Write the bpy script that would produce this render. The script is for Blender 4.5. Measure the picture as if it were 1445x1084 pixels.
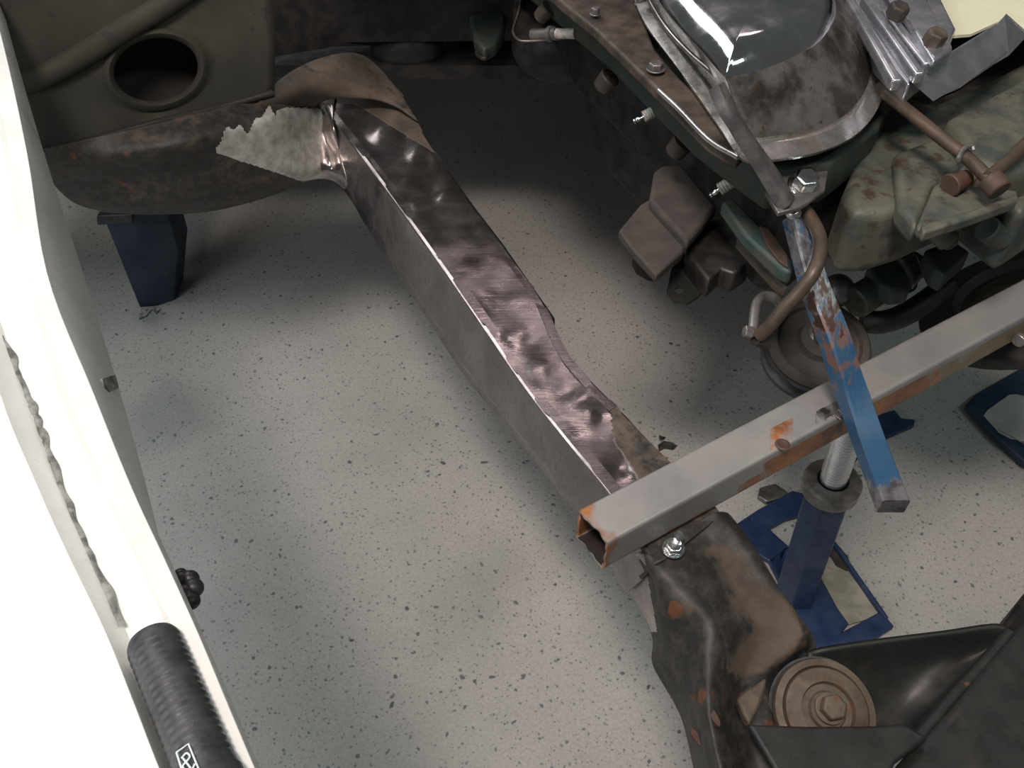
import bpy, bmesh, math, random
from mathutils import Vector, Matrix, noise
random.seed(7)
C = bpy.context.scene.collection
for o in list(bpy.data.objects): bpy.data.objects.remove(o)

# ------------------------------------------------------------------ camera
W, H, FPX = 1445, 1084, 1225.0
CAM = Vector((0, 0, 1.5)); PITCH = math.radians(46)
cd = bpy.data.cameras.new('camera'); cam = bpy.data.objects.new('camera', cd); C.objects.link(cam)
cam.location = CAM; cam.rotation_euler = (math.radians(90) - PITCH, 0, 0)
cd.sensor_width = 36; cd.lens = FPX / W * 36; cd.clip_start = .02; cd.clip_end = 60
bpy.context.scene.camera = cam
# ------------------------------------------------------------------ light
sc = bpy.context.scene
sc.view_settings.view_transform = 'Standard'; sc.view_settings.look = 'None'
sc.view_settings.exposure = -0.12; sc.view_settings.gamma = 1; sc.view_settings.use_curve_mapping = False
w = bpy.data.worlds.new('world'); sc.world = w; w.use_nodes = True
bg = w.node_tree.nodes['Background']; bg.inputs[0].default_value = (.84, .88, .86, 1); bg.inputs[1].default_value = .095
def area(name, loc, target, size, power, col, sy=None, spread=180):
    l = bpy.data.lights.new(name, 'AREA'); l.size = size; l.energy = power; l.color = col
    l.shape = 'RECTANGLE'; l.size_y = sy or size; l.spread = math.radians(spread)
    o = bpy.data.objects.new(name, l); C.objects.link(o); o.location = loc
    o.rotation_euler = (Vector(target) - Vector(loc)).to_track_quat('-Z', 'Y').to_euler(); return o
area('doorway_daylight', (-2.0, -.6, 2.0), (-.25, .6, .7), 1.5, 21, (.95, 1.0, .97), 1.2)
area('overhead_tube_cool', (1.4, -.2, 3.2), (.6, .9, 0), 1.8, 13, (.84, 1.0, .94), .25)
area('overhead_tube_warm', (-.32, -.25, 3.1), (.75, 1.45, 0), .7, 17, (1.0, .83, .77), .35, 85)
area('ridge_highlight_panel', (-2.3, 3.5, 3.5), (-2.3, 3.5, 0), 2.0, 125, (.96, .96, .97), 5.2)  # unseen panel, added to put a bright line along the rail ridge
area('rail_highlight_warm', (.75, 4.3, 4.45), (.4, .8, .7), 2.8, 14, (1.0, .80, .82), .3)  # unseen warm light, added for highlights on rail top and chrome cover

# ------------------------------------------------------------------ pixel rays
CX, CY = W/2, H/2
RV = Vector((1,0,0)); FV = Vector((0, math.cos(PITCH), -math.sin(PITCH))); UV = Vector((0, math.sin(PITCH), math.cos(PITCH)))
def ray(u, v): return FV + RV*((u-CX)/FPX) + UV*((CY-v)/FPX)
def P(u, v, z):
    d = ray(u, v); return CAM + d*((z-CAM.z)/d.z)
def PP(u, v, p0, n):
    d = ray(u, v); return CAM + d*((p0-CAM).dot(n)/d.dot(n))

# ------------------------------------------------------------------ objects
def tag(o, label=None, cat=None, group=None, kind=None):
    if label: o['label'] = label
    if cat: o['category'] = cat
    if group: o['group'] = group
    if kind: o['kind'] = kind
    return o
def thing(name, loc, label, cat, group=None):
    o = bpy.data.objects.new(name, None); C.objects.link(o); o.location = loc; o.empty_display_size = .05
    return tag(o, label, cat, group)
def obj(name, bm, mat, parent=None, smooth=True, bevel=0, seg=2, solid=0, angle=35, label=None):
    bmesh.ops.remove_doubles(bm, verts=bm.verts, dist=1e-6)
    bmesh.ops.recalc_face_normals(bm, faces=bm.faces)
    me = bpy.data.meshes.new(name); bm.to_mesh(me); bm.free()
    for f in me.polygons: f.use_smooth = smooth
    if smooth: me.set_sharp_from_angle(angle=math.radians(angle))
    me.materials.append(mat)
    o = bpy.data.objects.new(name, me); C.objects.link(o)
    if parent is not None:
        o.parent = parent
        if parent.type == 'EMPTY': o.matrix_parent_inverse = Matrix.Translation(-parent.location)
    if solid:
        m = o.modifiers.new('solid', 'SOLIDIFY'); m.thickness = solid; m.offset = -1
    if bevel:
        m = o.modifiers.new('bevel', 'BEVEL'); m.width = bevel; m.segments = seg; m.limit_method = 'ANGLE'; m.angle_limit = math.radians(30)
    if label: o['label'] = label
    return o

def prism(bm, pts, off):
    """closed solid: polygon pts and the same polygon moved by off"""
    a = [bm.verts.new(p) for p in pts]; b = [bm.verts.new(Vector(p)+off) for p in pts]
    n = len(pts); bm.faces.new(a); bm.faces.new(b[::-1])
    for i in range(n): bm.faces.new((a[i], b[i], b[(i+1) % n], a[(i+1) % n]))
    return bm
def slab(pts, th, z=None, bm=None):
    bm = bm or bmesh.new()
    return prism(bm, [P(*(p if len(p) == 3 else (p[0], p[1], z))) for p in pts], Vector((0,0,-th)))
def frame_of(d, up=Vector((0,0,1))):
    d = d.normalized()
    if abs(d.dot(up)) > .98: up = Vector((0,1,0))
    x = d.cross(up).normalized(); return x, x.cross(d).normalized(), d
def boxal(p0, p1, wd, ht, bm=None):
    """box from p0 to p1 (centre of the top face), wd wide, ht deep"""
    bm = bm or bmesh.new(); x, u, d = frame_of(p1-p0); s = x*(wd/2)
    prism(bm, [p0-s, p0+s, p1+s, p1-s], -u*ht); return bm
def lathe(bm, p, axis, prof, n=28):
    """prof: (radius, height) along axis from p"""
    x, y, d = frame_of(Vector(axis)); rings = []
    for r, h in prof:
        if r < 1e-5: rings.append([bm.verts.new(p+d*h)])
        else: rings.append([bm.verts.new(p+d*h+(x*math.cos(a)+y*math.sin(a))*r) for a in [2*math.pi*i/n for i in range(n)]])
    for a, b in zip(rings, rings[1:]):
        for i in range(n):
            j = (i+1) % n
            if len(a) == 1 and len(b) == 1: continue
            if len(a) == 1: bm.faces.new((a[0], b[j], b[i]))
            elif len(b) == 1: bm.faces.new((a[i], a[j], b[0]))
            else: bm.faces.new((a[i], a[j], b[j], b[i]))
    return bm
def cyl(p0, p1, r0, r1=None, bm=None, n=24):
    bm = bm or bmesh.new(); r1 = r0 if r1 is None else r1; L = (p1-p0).length; e = min(r0, r1, L)*.12
    return lathe(bm, p0, p1-p0, [(0,0), (r0-e,0), (r0,e), (r1,L-e), (r1-e,L), (0,L)], n)
def cat(pts, k=6):
    pts = [Vector(p) for p in pts]; out = []; q = [pts[0]*2-pts[1]] + pts + [pts[-1]*2-pts[-2]]
    for i in range(1, len(q)-2):
        a, b, c, d = q[i-1:i+3]
        for j in range(k):
            t = j/k; out.append(.5*((2*b)+(c-a)*t+(2*a-5*b+4*c-d)*t*t+(3*b-a-3*c+d)*t**3))
    return out + [pts[-1]]
def tube(pts, r, bm=None, n=14, k=6):
    bm = bm or bmesh.new(); c = cat(pts, k) if k > 1 else [Vector(p) for p in pts]; rings = []
    x = None
    for i, p in enumerate(c):
        d = (c[min(i+1, len(c)-1)]-c[max(i-1, 0)]).normalized()
        if x is None: x, y, _ = frame_of(d)
        x = (x-d*x.dot(d)).normalized(); y = d.cross(x)
        rr = r[min(len(r)-1, int(i/len(c)*len(r)))] if isinstance(r, (list, tuple)) else r
        rings.append([bm.verts.new(p+(x*math.cos(a)+y*math.sin(a))*rr) for a in [2*math.pi*q/n for q in range(n)]])
    for a, b in zip(rings, rings[1:]):
        for i in range(n): bm.faces.new((a[i], a[(i+1)%n], b[(i+1)%n], b[i]))
    bm.faces.new(rings[0][::-1]); bm.faces.new(rings[-1]); return bm
def hexa(p, axis, r, h, bm=None, washer=0):
    bm = bm or bmesh.new()
    if washer: lathe(bm, p, axis, [(0,0), (washer,0), (washer, h*.18), (0, h*.18)], 24); p = p+Vector(axis).normalized()*h*.17
    lathe(bm, p, axis, [(0,0), (r,0), (r,h*.85), (r*.86,h), (0,h)], 6); return bm
def ball(p, r, bm=None, sq=(1,1,1), n=16):
    bm = bm or bmesh.new()
    bmesh.ops.create_uvsphere(bm, u_segments=n*2, v_segments=n, radius=r, matrix=Matrix.Translation(p) @ Matrix.Diagonal((*sq,1)))
    return bm
def grid(rows, bm=None, fn=None):
    """surface through rows of points; returns bm + vertex grid"""
    bm = bm or bmesh.new(); g = [[bm.verts.new(p) for p in r] for r in rows]
    for a, b in zip(g, g[1:]):
        for i in range(len(a)-1): bm.faces.new((a[i], a[i+1], b[i+1], b[i]))
    return bm, g
def resamp(rows, k): # smooth rows along the length
    cols = [cat([r[i] for r in rows], k) for i in range(len(rows[0]))]
    return [[c[j] for c in cols] for j in range(len(cols[0]))]
def paint(o, fn):
    """point colour 'mask' from world position: which coat the metal carries there"""
    me = o.data; a = me.color_attributes.new('mask', 'FLOAT_COLOR', 'POINT')
    for i, v in enumerate(me.vertices): a.data[i].color = (*fn(v.co), 1)

# ------------------------------------------------------------------ materials
def mat(name, col=(.5,.5,.5), rough=.5, metal=0, spec=.5):
    m = bpy.data.materials.new(name); m.use_nodes = True; b = m.node_tree.nodes['Principled BSDF']
    b.inputs['Base Color'].default_value = (*col, 1); b.inputs['Roughness'].default_value = rough
    b.inputs['Metallic'].default_value = metal; b.inputs['Specular IOR Level'].default_value = spec
    return m
class N:
    def __init__(s, m): s.t = m.node_tree; s.b = s.t.nodes['Principled BSDF']; s.co = s.n('ShaderNodeTexCoord').outputs['Object']
    def n(s, k, **kw):
        x = s.t.nodes.new(k)
        for a, b in kw.items(): setattr(x, a, b)
        return x
    def l(s, a, b): s.t.links.new(a, b)
    def noise(s, scale, detail=4, rough=.6, vec=None):
        x = s.n('ShaderNodeTexNoise'); x.inputs['Scale'].default_value = scale; x.inputs['Detail'].default_value = detail
        x.inputs['Roughness'].default_value = rough; s.l(vec or s.co, x.inputs['Vector']); return x.outputs['Fac']
    def ramp(s, fac, stops):
        x = s.n('ShaderNodeValToRGB'); s.l(fac, x.inputs[0]); e = x.color_ramp.elements
        while len(e) < len(stops): e.new(.5)
        for i, (p, c) in enumerate(stops):
            e[i].position = p; e[i].color = (*c, 1) if isinstance(c, tuple) else (c, c, c, 1)
        return x.outputs[0]
    def mix(s, f, a, b):
        x = s.n('ShaderNodeMix', data_type='RGBA')
        for sock, v in ((x.inputs[0], f), (x.inputs[6], a), (x.inputs[7], b)):
            if isinstance(v, (int, float)): sock.default_value = v
            elif isinstance(v, tuple): sock.default_value = (*v, 1)
            else: s.l(v, sock)
        return x.outputs[2]
    def math(s, op, a, b=0.0):
        x = s.n('ShaderNodeMath', operation=op)
        for sock, v in ((x.inputs[0], a), (x.inputs[1], b)):
            if isinstance(v, (int, float)): sock.default_value = v
            else: s.l(v, sock)
        return x.outputs[0]
    def bump(s, h, strength=.3, dist=.002):
        x = s.n('ShaderNodeBump'); x.inputs['Strength'].default_value = strength; x.inputs['Distance'].default_value = dist
        s.l(h, x.inputs['Height']); s.l(x.outputs[0], s.b.inputs['Normal'])
def grimy(name, c1, c2, c3=None, scale=30, rough=.6, metal=0, bump=.3, t=(.42,.6), spec=.5, t3=(.62,.68), r2=None):
    """base c1 with worn cloudy patches of c2 and small spots of c3"""
    m = mat(name, c1, rough, metal, spec); q = N(m)
    f = q.ramp(q.noise(scale, 6), [(t[0], 0.0), (t[1], 1.0)]); col = q.mix(f, c1, c2)
    if c3:
        g = q.ramp(q.noise(scale*2.7, 5, .7), [(t3[0], 0.0), (t3[1], 1.0)]); col = q.mix(g, col, c3)
    q.l(col, q.b.inputs['Base Color'])
    rr = q.ramp(q.noise(scale*1.7, 4), [(.3, max(0.03, rough-.13)), (.7, min(1, rough+.13))]); q.l(rr, q.b.inputs['Roughness'])
    q.bump(q.noise(scale*5, 5), bump, .001); return m

def floor_mat():
    m = mat('speckled_vinyl', (.5,.5,.47), .42); q = N(m)
    base = q.ramp(q.noise(1.7, 5, .6), [(.32, (.38,.385,.365)), (.52, (.46,.455,.435)), (.7, (.52,.50,.475))])
    base = q.mix(q.ramp(q.noise(160, 3, .7), [(.40, 0.0), (.60, 1.0)]), q.mix(.28, base, (.22,.23,.22)), base)
    for sc_, lo, hi, c, dens in ((62, .13, .21, (.15,.165,.165), .62), (110, .17, .27, (.17,.185,.18), .5), (34, .10, .16, (.10,.11,.11), .5), (20, .07, .11, (.075,.085,.085), .28), (190, .16, .30, (.22,.22,.21), .4)):
        dist = q.n('ShaderNodeVectorMath', operation='ADD')
        nn = q.n('ShaderNodeTexNoise'); nn.inputs['Scale'].default_value = sc_*1.4; nn.inputs['Detail'].default_value = 2; q.l(q.co, nn.inputs['Vector'])
        sm = q.n('ShaderNodeVectorMath', operation='SCALE'); sm.inputs['Scale'].default_value = .62/sc_; q.l(nn.outputs['Color'], sm.inputs[0])
        q.l(q.co, dist.inputs[0]); q.l(sm.outputs[0], dist.inputs[1])
        v = q.n('ShaderNodeTexVoronoi'); v.inputs['Scale'].default_value = sc_; v.inputs['Randomness'].default_value = 1; q.l(dist.outputs[0], v.inputs['Vector'])
        chip = q.ramp(v.outputs['Distance'], [(lo, 1.0), (hi, 0.0)])
        sep = q.n('ShaderNodeSeparateColor'); q.l(v.outputs['Color'], sep.inputs[0])
        keep = q.math('LESS_THAN', sep.outputs[0], dens)
        tint = q.mix(sep.outputs[1], c, tuple(x*1.5 for x in c))
        base = q.mix(q.math('MULTIPLY', chip, keep), base, tint)
    # soft grey-green patches
    for (u, v_, r, s) in ((235,585,.10,.45), (215,447,.03,.6), (690,800,.07,.25), (640,880,.09,.2), (1300,560,.1,.15)):
        p = P(u, v_, 0); sub = q.n('ShaderNodeVectorMath', operation='DISTANCE'); q.l(q.co, sub.inputs[0]); sub.inputs[1].default_value = p
        d = q.math('ADD', sub.outputs['Value'], q.math('MULTIPLY', q.noise(14, 4), .12))
        base = q.mix(q.ramp(d, [(r*.6+.05, s), (r+.1, 0.0)]), base, (.19,.215,.20))
    q.l(base, q.b.inputs['Base Color']); q.bump(q.noise(90, 3), .06, .001)
    q.l(q.ramp(q.noise(3, 4), [(.3, .36), (.7, .55)]), q.b.inputs['Roughness']); return m

def coated():
    """mask: R bare ground steel, G rust / dried mud, B bright coarse-ground metal; rest black chassis paint"""
    m = mat('chassis_coat', (.02,.02,.02), .5); q = N(m)
    a = q.n('ShaderNodeAttribute', attribute_name='mask'); s = q.n('ShaderNodeSeparateColor'); q.l(a.outputs['Color'], s.inputs[0])
    n1 = q.noise(38, 6, .65); n2 = q.noise(11, 5, .6)
    def sel(ch, wid=.10, amt=.9):
        v = q.math('ADD', ch, q.math('MULTIPLY', q.math('SUBTRACT', n1, .5), amt)); return q.ramp(v, [(.5-wid, 0.0), (.5+wid, 1.0)])
    black = q.mix(q.ramp(q.noise(55, 7, .7), [(.45, 0.0), (.68, 1.0)]), (.020,.020,.019), (.060,.056,.050))
    rust = q.mix(q.ramp(n2, [(.38, 0.0), (.62, 1.0)]), (.046,.036,.028), (.110,.084,.062))
    # rust spots in the black paint
    spot = q.ramp(q.noise(23, 4, .5), [(.66, 0.0), (.70, 1.0)])
    black = q.mix(spot, black, (.12,.048,.022))
    mp = q.n('ShaderNodeMapping'); mp.inputs['Rotation'].default_value = (0, 0, .9); mp.inputs['Scale'].default_value = (14, 260, 60); q.l(q.co, mp.inputs[0])
    sw = q.noise(1, 4, .6, mp.outputs[0])
    steel = q.mix(q.ramp(n2, [(.3, 0.0), (.7, 1.0)]), (.30,.265,.26), (.46,.415,.41))
    steel = q.mix(q.ramp(sw, [(.35, .35), (.65, 0.0)]), steel, (.17,.15,.15))
    bright = q.mix(q.ramp(q.noise(60, 5), [(.35, 0.0), (.6, 1.0)]), (.42,.42,.39), (.66,.66,.62))
    r, g, b = sel(s.outputs[0], .05, .35), sel(s.outputs[1], .08, 1.0), sel(s.outputs[2], .05, .55)
    col = q.mix(b, q.mix(r, q.mix(g, black, rust), steel), bright); q.l(col, q.b.inputs['Base Color'])
    q.l(q.mix(b, q.mix(r, (0.0,0.0,0.0), (.93,.93,.93)), (.55,.55,.55)), q.b.inputs['Metallic'])
    rs = q.ramp(q.noise(17, 5), [(.32, .13), (.68, .36)])
    q.l(q.mix(b, q.mix(r, q.mix(g, (.58,.58,.58), (.85,.85,.85)), rs), (.55,.55,.55)), q.b.inputs['Roughness'])
    q.bump(q.math('ADD', q.noise(26, 5), q.math('MULTIPLY', sw, .25)), .14, .0035); return m

M = {}
M['floor'] = floor_mat()
M['coat'] = coated()
M['white'] = grimy('white_body_paint', (.82,.84,.81), (.74,.77,.74), None, 9, .35, bump=.03)
M['under'] = grimy('dusty_underbody', (.028,.029,.024), (.052,.048,.036), (.025,.029,.029), 6, .75, bump=.3)
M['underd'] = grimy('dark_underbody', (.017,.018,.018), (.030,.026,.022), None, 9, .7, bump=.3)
M['black'] = grimy('black_grease', (.010,.010,.010), (.028,.026,.024), None, 30, .55, bump=.4)
M['blackp'] = grimy('black_chassis_paint', (.016,.018,.017), (.040,.037,.032), (.09,.052,.030), 16, .45, bump=.35, t=(.5,.75), t3=(.68,.73))
M['rubber'] = grimy('black_rubber', (.018,.019,.021), (.035,.037,.04), None, 50, .45, bump=.2)
M['blue'] = grimy('blue_stand_paint', (.015,.032,.088), (.028,.050,.112), (.05,.065,.11), 22, .42, bump=.12)
M['bluedark'] = grimy('dark_dusty_blue_paint', (.014,.026,.052), (.026,.042,.070), (.045,.05,.06), 14, .55, bump=.12)
M['grey_casting'] = grimy('grey_green_casting', (.045,.060,.054), (.105,.108,.084), (.050,.036,.026), 15, .6, .15, bump=.5, t3=(.54,.64))
M['green_casting'] = grimy('green_casting', (.030,.058,.055), (.065,.070,.058), (.10,.045,.028), 22, .55, .1, bump=.5, t3=(.6,.7))
M['greendark'] = grimy('dark_green_casting', (.022,.042,.038), (.045,.045,.036), (.07,.05,.035), 22, .6, .1, bump=.5, t3=(.6,.7))
M['dirty'] = grimy('oily_brown_casting', (.036,.031,.027), (.085,.068,.054), (.12,.062,.034), 26, .6, .2, bump=.5)
M['mount'] = grimy('dusty_brown_mount', (.040,.035,.031), (.058,.050,.043), None, 25, .8, bump=.25)
M['rust'] = grimy('rusty_steel', (.085,.044,.030), (.060,.042,.033), (.15,.07,.036), 40, .7, .2, bump=.4)
M['brownpipe'] = grimy('brown_pipe', (.060,.048,.038), (.095,.066,.046), None, 40, .5, .3, bump=.25)
M['chrome'] = grimy('chrome', (.80,.82,.84), (.66,.67,.69), None, 14, .13, 1, bump=.04)
M['chromeworn'] = grimy('worn_chrome', (.62,.62,.61), (.40,.37,.34), (.30,.17,.10), 20, .26, .9, bump=.25, t=(.38,.62), t3=(.70,.76))
M['skirt'] = grimy('stained_skirt', (.22,.21,.20), (.07,.062,.054), (.09,.062,.036), 22, .30, .7, bump=.3, t=(.42,.58), t3=(.60,.68))
M['zinc'] = grimy('zinc_bolt', (.72,.76,.76), (.55,.57,.57), None, 60, .22, 1, bump=.1)
M['alu'] = grimy('machined_aluminium', (.56,.58,.62), (.42,.44,.48), None, 18, .30, .85, bump=.15)
M['porcelain'] = grimy('grey_porcelain', (.42,.41,.38), (.27,.25,.23), None, 90, .4, bump=.1)
M['steel'] = grimy('dull_steel', (.16,.155,.15), (.26,.25,.24), (.10,.08,.07), 40, .42, .7, bump=.25)
M['darksteel'] = grimy('dark_grey_steel', (.075,.075,.08), (.13,.125,.125), None, 40, .45, .4, bump=.25)
M['cream'] = grimy('cream_cover', (.66,.68,.50), (.60,.62,.46), None, 8, .7, bump=.1)
M['tan'] = grimy('rusty_bushing', (.080,.062,.045), (.130,.104,.075), (.14,.062,.032), 30, .65, .2, bump=.4, t3=(.6,.68))
M['sticker'] = grimy('grey_sticker', (.42,.43,.42), (.34,.35,.34), None, 12, .5, bump=.02)
M['mark'] = mat('white_print', (.68,.78,.80), .5)
M['smear'] = grimy('black_smear', (.02,.02,.02), (.06,.06,.055), None, 60, .7)

def tube_mat():
    """grey primed square tube with local rust bands along its length"""
    m = mat('grey_tube_with_rust', (.4,.4,.4), .45, .35); q = N(m)
    base = q.mix(q.ramp(q.noise(9, 5), [(.35,0.0),(.65,1.0)]), (.26,.265,.27), (.36,.355,.34))
    a = q.n('ShaderNodeAttribute', attribute_name='mask'); s = q.n('ShaderNodeSeparateColor'); q.l(a.outputs['Color'], s.inputs[0])
    n1 = q.noise(45, 5, .6)
    def sel(ch): return q.ramp(q.math('ADD', ch, q.math('MULTIPLY', q.math('SUBTRACT', n1, .5), .8)), [(.40, 0.0), (.62, 1.0)])
    rust = q.mix(q.ramp(q.noise(20, 5), [(.35,0.0),(.65,1.0)]), (.12,.048,.024), (.34,.14,.045))
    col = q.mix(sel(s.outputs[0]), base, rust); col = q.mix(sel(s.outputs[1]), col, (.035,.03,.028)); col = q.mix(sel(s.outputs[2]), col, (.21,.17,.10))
    q.l(col, q.b.inputs['Base Color']); q.l(q.mix(sel(s.outputs[0]), (.4,.4,.4), (0.0,0.0,0.0)), q.b.inputs['Metallic']); q.bump(q.noise(120, 4), .2, .001); return m
M['tube'] = tube_mat()
def bar_mat():
    m = mat('blue_painted_bar', (.05,.15,.3), .35); q = N(m)
    a = q.n('ShaderNodeAttribute', attribute_name='mask'); s = q.n('ShaderNodeSeparateColor'); q.l(a.outputs['Color'], s.inputs[0])
    mp = q.n('ShaderNodeMapping'); mp.inputs['Rotation'].default_value = (0,0,.35); mp.inputs['Scale'].default_value = (110, 24, 60); q.l(q.co, mp.inputs[0])
    n1 = q.noise(1, 4, .6, mp.outputs[0])
    def sel(ch): return q.ramp(q.math('ADD', ch, q.math('MULTIPLY', q.math('SUBTRACT', n1, .5), 1.5)), [(.44, 0.0), (.56, 1.0)])
    blue = q.mix(q.ramp(q.noise(30, 5), [(.4,0.0),(.7,1.0)]), (.020,.072,.155), (.035,.085,.14))
    steel = q.mix(q.ramp(q.noise(60, 4), [(.4,0.0),(.6,1.0)]), (.36,.37,.39), (.16,.15,.16))
    st = sel(s.outputs[0]); col = q.mix(st, blue, steel); col = q.mix(sel(s.outputs[1]), col, (.135,.080,.066)); col = q.mix(sel(s.outputs[2]), col, (.07,.07,.075))
    q.l(col, q.b.inputs['Base Color']); q.l(q.mix(st, (0.0,0.0,0.0), (.8,.8,.8)), q.b.inputs['Metallic']); q.bump(q.noise(90, 4), .25, .001); return m
M['bar'] = bar_mat()

# ================================================================== SETTING
bm = bmesh.new(); bmesh.ops.create_grid(bm, x_segments=2, y_segments=2, size=4.5, matrix=Matrix.Translation((0,2.2,0)))
tag(obj('floor', bm, M['floor'], smooth=False), kind='structure')

# ================================================================== CHASSIS FRAME
ch = thing('chassis_frame', P(700,480,.58)*1, 'bare ground steel chassis rail turning black and rusty at its front end', 'chassis')
ZR = .70
keys = [  # ridge, right top, left bottom (pixels), z of ridge / right / left-bottom
 ((418,108),(506,75),(412,150),.735,.735,.69), ((450,146),(566,128),(455,236),.72,.72,.61), ((478,178),(598,185),(490,275),.71,.71,.59),
 ((522,235),(626,228),(516,318),.70,.70,.585), ((572,303),(662,283),(560,385),.70,.70,.585), ((625,377),(708,342),(604,452),.70,.70,.585),
 ((682,460),(764,420),(655,530),.70,.70,.585), ((740,545),(803,500),(715,602),.70,.70,.585), ((800,622),(872,574),(768,668),.70,.70,.585),
 ((852,684),(938,640),(815,732),.70,.70,.58), ((895,745),(985,688),(856,790),.70,.70,.575), ((925,800),(1020,725),(880,840),.70,.70,.57)]
secs = []
NT = 28
for (r, t, l, zr, zt, zl) in keys:
    R_, T_, L_ = P(*r, zr), P(*t, zt), P(*l, zl)
    x = (T_-R_).normalized(); dn = (L_-R_).normalized(); e = .011
    sec = [L_ + (R_-L_)*(i/6) for i in range(6)] + [R_+dn*(a_*.001)+x*(b_*.001) for a_, b_ in ((6.5,0),(5.3,.15),(4.5,.7),(4.0,1.7),(.75,9.4),(0,11.5))]
    sec += [R_ + (T_-R_)*(i/NT) + Vector((0,0,.0)) for i in range(1, NT)] + [T_-x*e, T_-Vector((0,0,e*.3))-x*e*.3, T_-Vector((0,0,e))]
    for i in range(1, 6): sec.append(T_ - Vector((0,0,e + (zt-zl-e)*i/5)) + x*.004*i/5)
    secs.append(sec)
rows = resamp(secs, 16)
Rn = len(rows)
def dent(u, v):
    z = 0
    for (a, b, r, h) in ((520,160,30,-.006), (556,172,16,.007), (535,185,13,.005), (590,215,14,.007), (572,190,10,-.006), (600,232,12,-.005), (630,268,16,.006), (608,285,22,-.004), (690,330,20,.004), (668,365,22,-.003),
                         (720,480,20,.004), (752,480,16,-.004), (760,520,20,.004), (800,545,20,-.004), (822,562,14,.004), (850,590,18,-.004), (880,650,22,-.005), (900,620,13,.006), (905,655,14,.006)):
        d2 = (((u-a)*.86+(v-b)*.5)**2*1.6+((v-b)*.86-(u-a)*.5)**2*.7)/(r*r)
        if d2 < 6: z += h*math.exp(-d2)
    if 580 < u < 660:
        w_ = (v-(286-(u-590)*.33)); z += .0035/(1+math.exp(-w_/2.5))*math.exp(-max(0,w_)/22) if abs(w_) < 90 else 0
    return z
def topx(p):
    d = p-CAM; k = d.dot(FV); return CX+FPX*d.dot(RV)/k, CY-FPX*d.dot(UV)/k
for ri, r in enumerate(rows):
    for j in range(12, len(r)-8):
        u, v = topx(r[j]); edge = max(0, min(1, (j-12)/5, (len(r)-8-j)/4))
        r[j] = r[j] + Vector((0,0,(dent(u,v)*(1 if v < 330 else .6) + .0018*noise.noise(r[j]*14) + .0009*noise.noise(r[j]*40))*edge))
    for j in range(1, 6):
        r[j] = r[j] + Vector((-.92,-.38,0))*.0025*noise.noise(r[j]*12)
bm, g = grid(rows)
o = obj('side_rail', bm, M['coat'], ch, solid=.003, angle=60)
def rail_mask(p):
    u, v = topx(p); bare = 1.0; rust = 0.0; bright = 0.0
    # unground brown end beyond the ragged line
    line = 150 + max(0, (u-500))*.62
    if v < line and v < 226: bare = max(0, 1-(line-v)/9); rust = .75
    if u < 470 and v < 160: bare = 0
    # rusty torn edge near the bar and black paint in front
    k = (u-872)*.9 - (v-640)*.55
    if v > 575 and k > 0 and u > 862: bare = max(0, .62-k/45); rust = .52
    if v > 735 and u > 925: bare = 0; rust = .35
    if v > 690 and u > 905: bare = min(bare, .1)
    if p.z < .66 and u < 600+ (v-400)*.72: bare = max(bare, .9)
    return bare, rust, bright
paint(o, rail_mask)
o['label'] = 'ground bare steel box rail, brown with rust at its far end'

# right-hand lower flange of the rail, dark
f = [(606,208),(640,248),(668,288),(712,345),(750,400),(783,447),(783,462),(800,500),(838,540),(888,590),(925,632),(962,664),(940,690),(880,640),(800,540),(760,480),(700,380),(650,300),(600,230)]
obj('lower_flange', slab(f, .03, .625), M['blackp'], ch, bevel=.004, label='dark lower flange showing right of the ground face')

# flare / outrigger under the body, left of the rail
def row(*a): return [P(*p) for p in a]
fl = [row((62,212,.80),(66,238,.76),(78,262,.70),(108,288,.64),(150,300,.60)),
      row((150,190,.80),(150,225,.77),(155,255,.71),(165,290,.65),(212,303,.60)),
      row((250,166,.80),(255,205,.78),(262,240,.72),(275,280,.66),(300,298,.60)),
      row((345,142,.79),(340,180,.77),(345,220,.72),(360,262,.65),(385,276,.60)),
      row((400,112,.77),(395,158,.765),(400,205,.71),(415,245,.65),(430,256,.60)),
      row((440,90,.75),(448,146,.72),(452,190,.67),(462,235,.63),(466,254,.60)),
      row((486,74,.735),(470,165,.715),(480,215,.66),(490,255,.62),(494,275,.59))]
g2 = resamp(fl, 26); g3 = [cat(r, 20) for r in g2]
for r in g3:
    for j in range(len(r)): r[j] = r[j] + Vector((0,-1,.6))*.004*noise.noise(r[j]*7)
bm, _ = grid(g3); o = obj('outrigger', bm, M['coat'], ch, solid=.004, angle=60)
def flare_mask(p):
    u, v = topx(p)
    # bright coarse-ground triangle
    up = 152 + max(0, 400-u)*.47 + (8*math.sin(u*.13)+5*math.sin(u*.31) if u < 390 else 0); lo = 216 + (u-305)*.33
    b = 1.0 if u > 306 and v > up and v < lo else 0.0
    if u > 425: b *= max(0, 1-(u-425)/60)
    bare = 1.0 if (u > 440 and v > 150) else 0.0
    return bare, .40 + (.1 if v < 150 else 0), b
paint(o, flare_mask); o['label'] = 'dusty brown outrigger with a coarse-ground bright patch'

# brown hump above the rail end
hump = [row((360,150,.78),(395,112,.80),(440,86,.80),(490,74,.79),(520,82,.76),(545,105,.74)),
        row((395,150,.765),(420,128,.785),(460,112,.785),(505,108,.77),(540,115,.745),(566,132,.73)),
        row((445,150,.73),(460,142,.745),(495,138,.75),(530,140,.74),(560,150,.73),(590,170,.718))]
bm, _ = grid([cat(r, 6) for r in resamp(hump, 6)]); o = obj('rail_end_cap', bm, M['coat'], ch, solid=.004, angle=60); paint(o, lambda p: (0, .6, 0))

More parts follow.
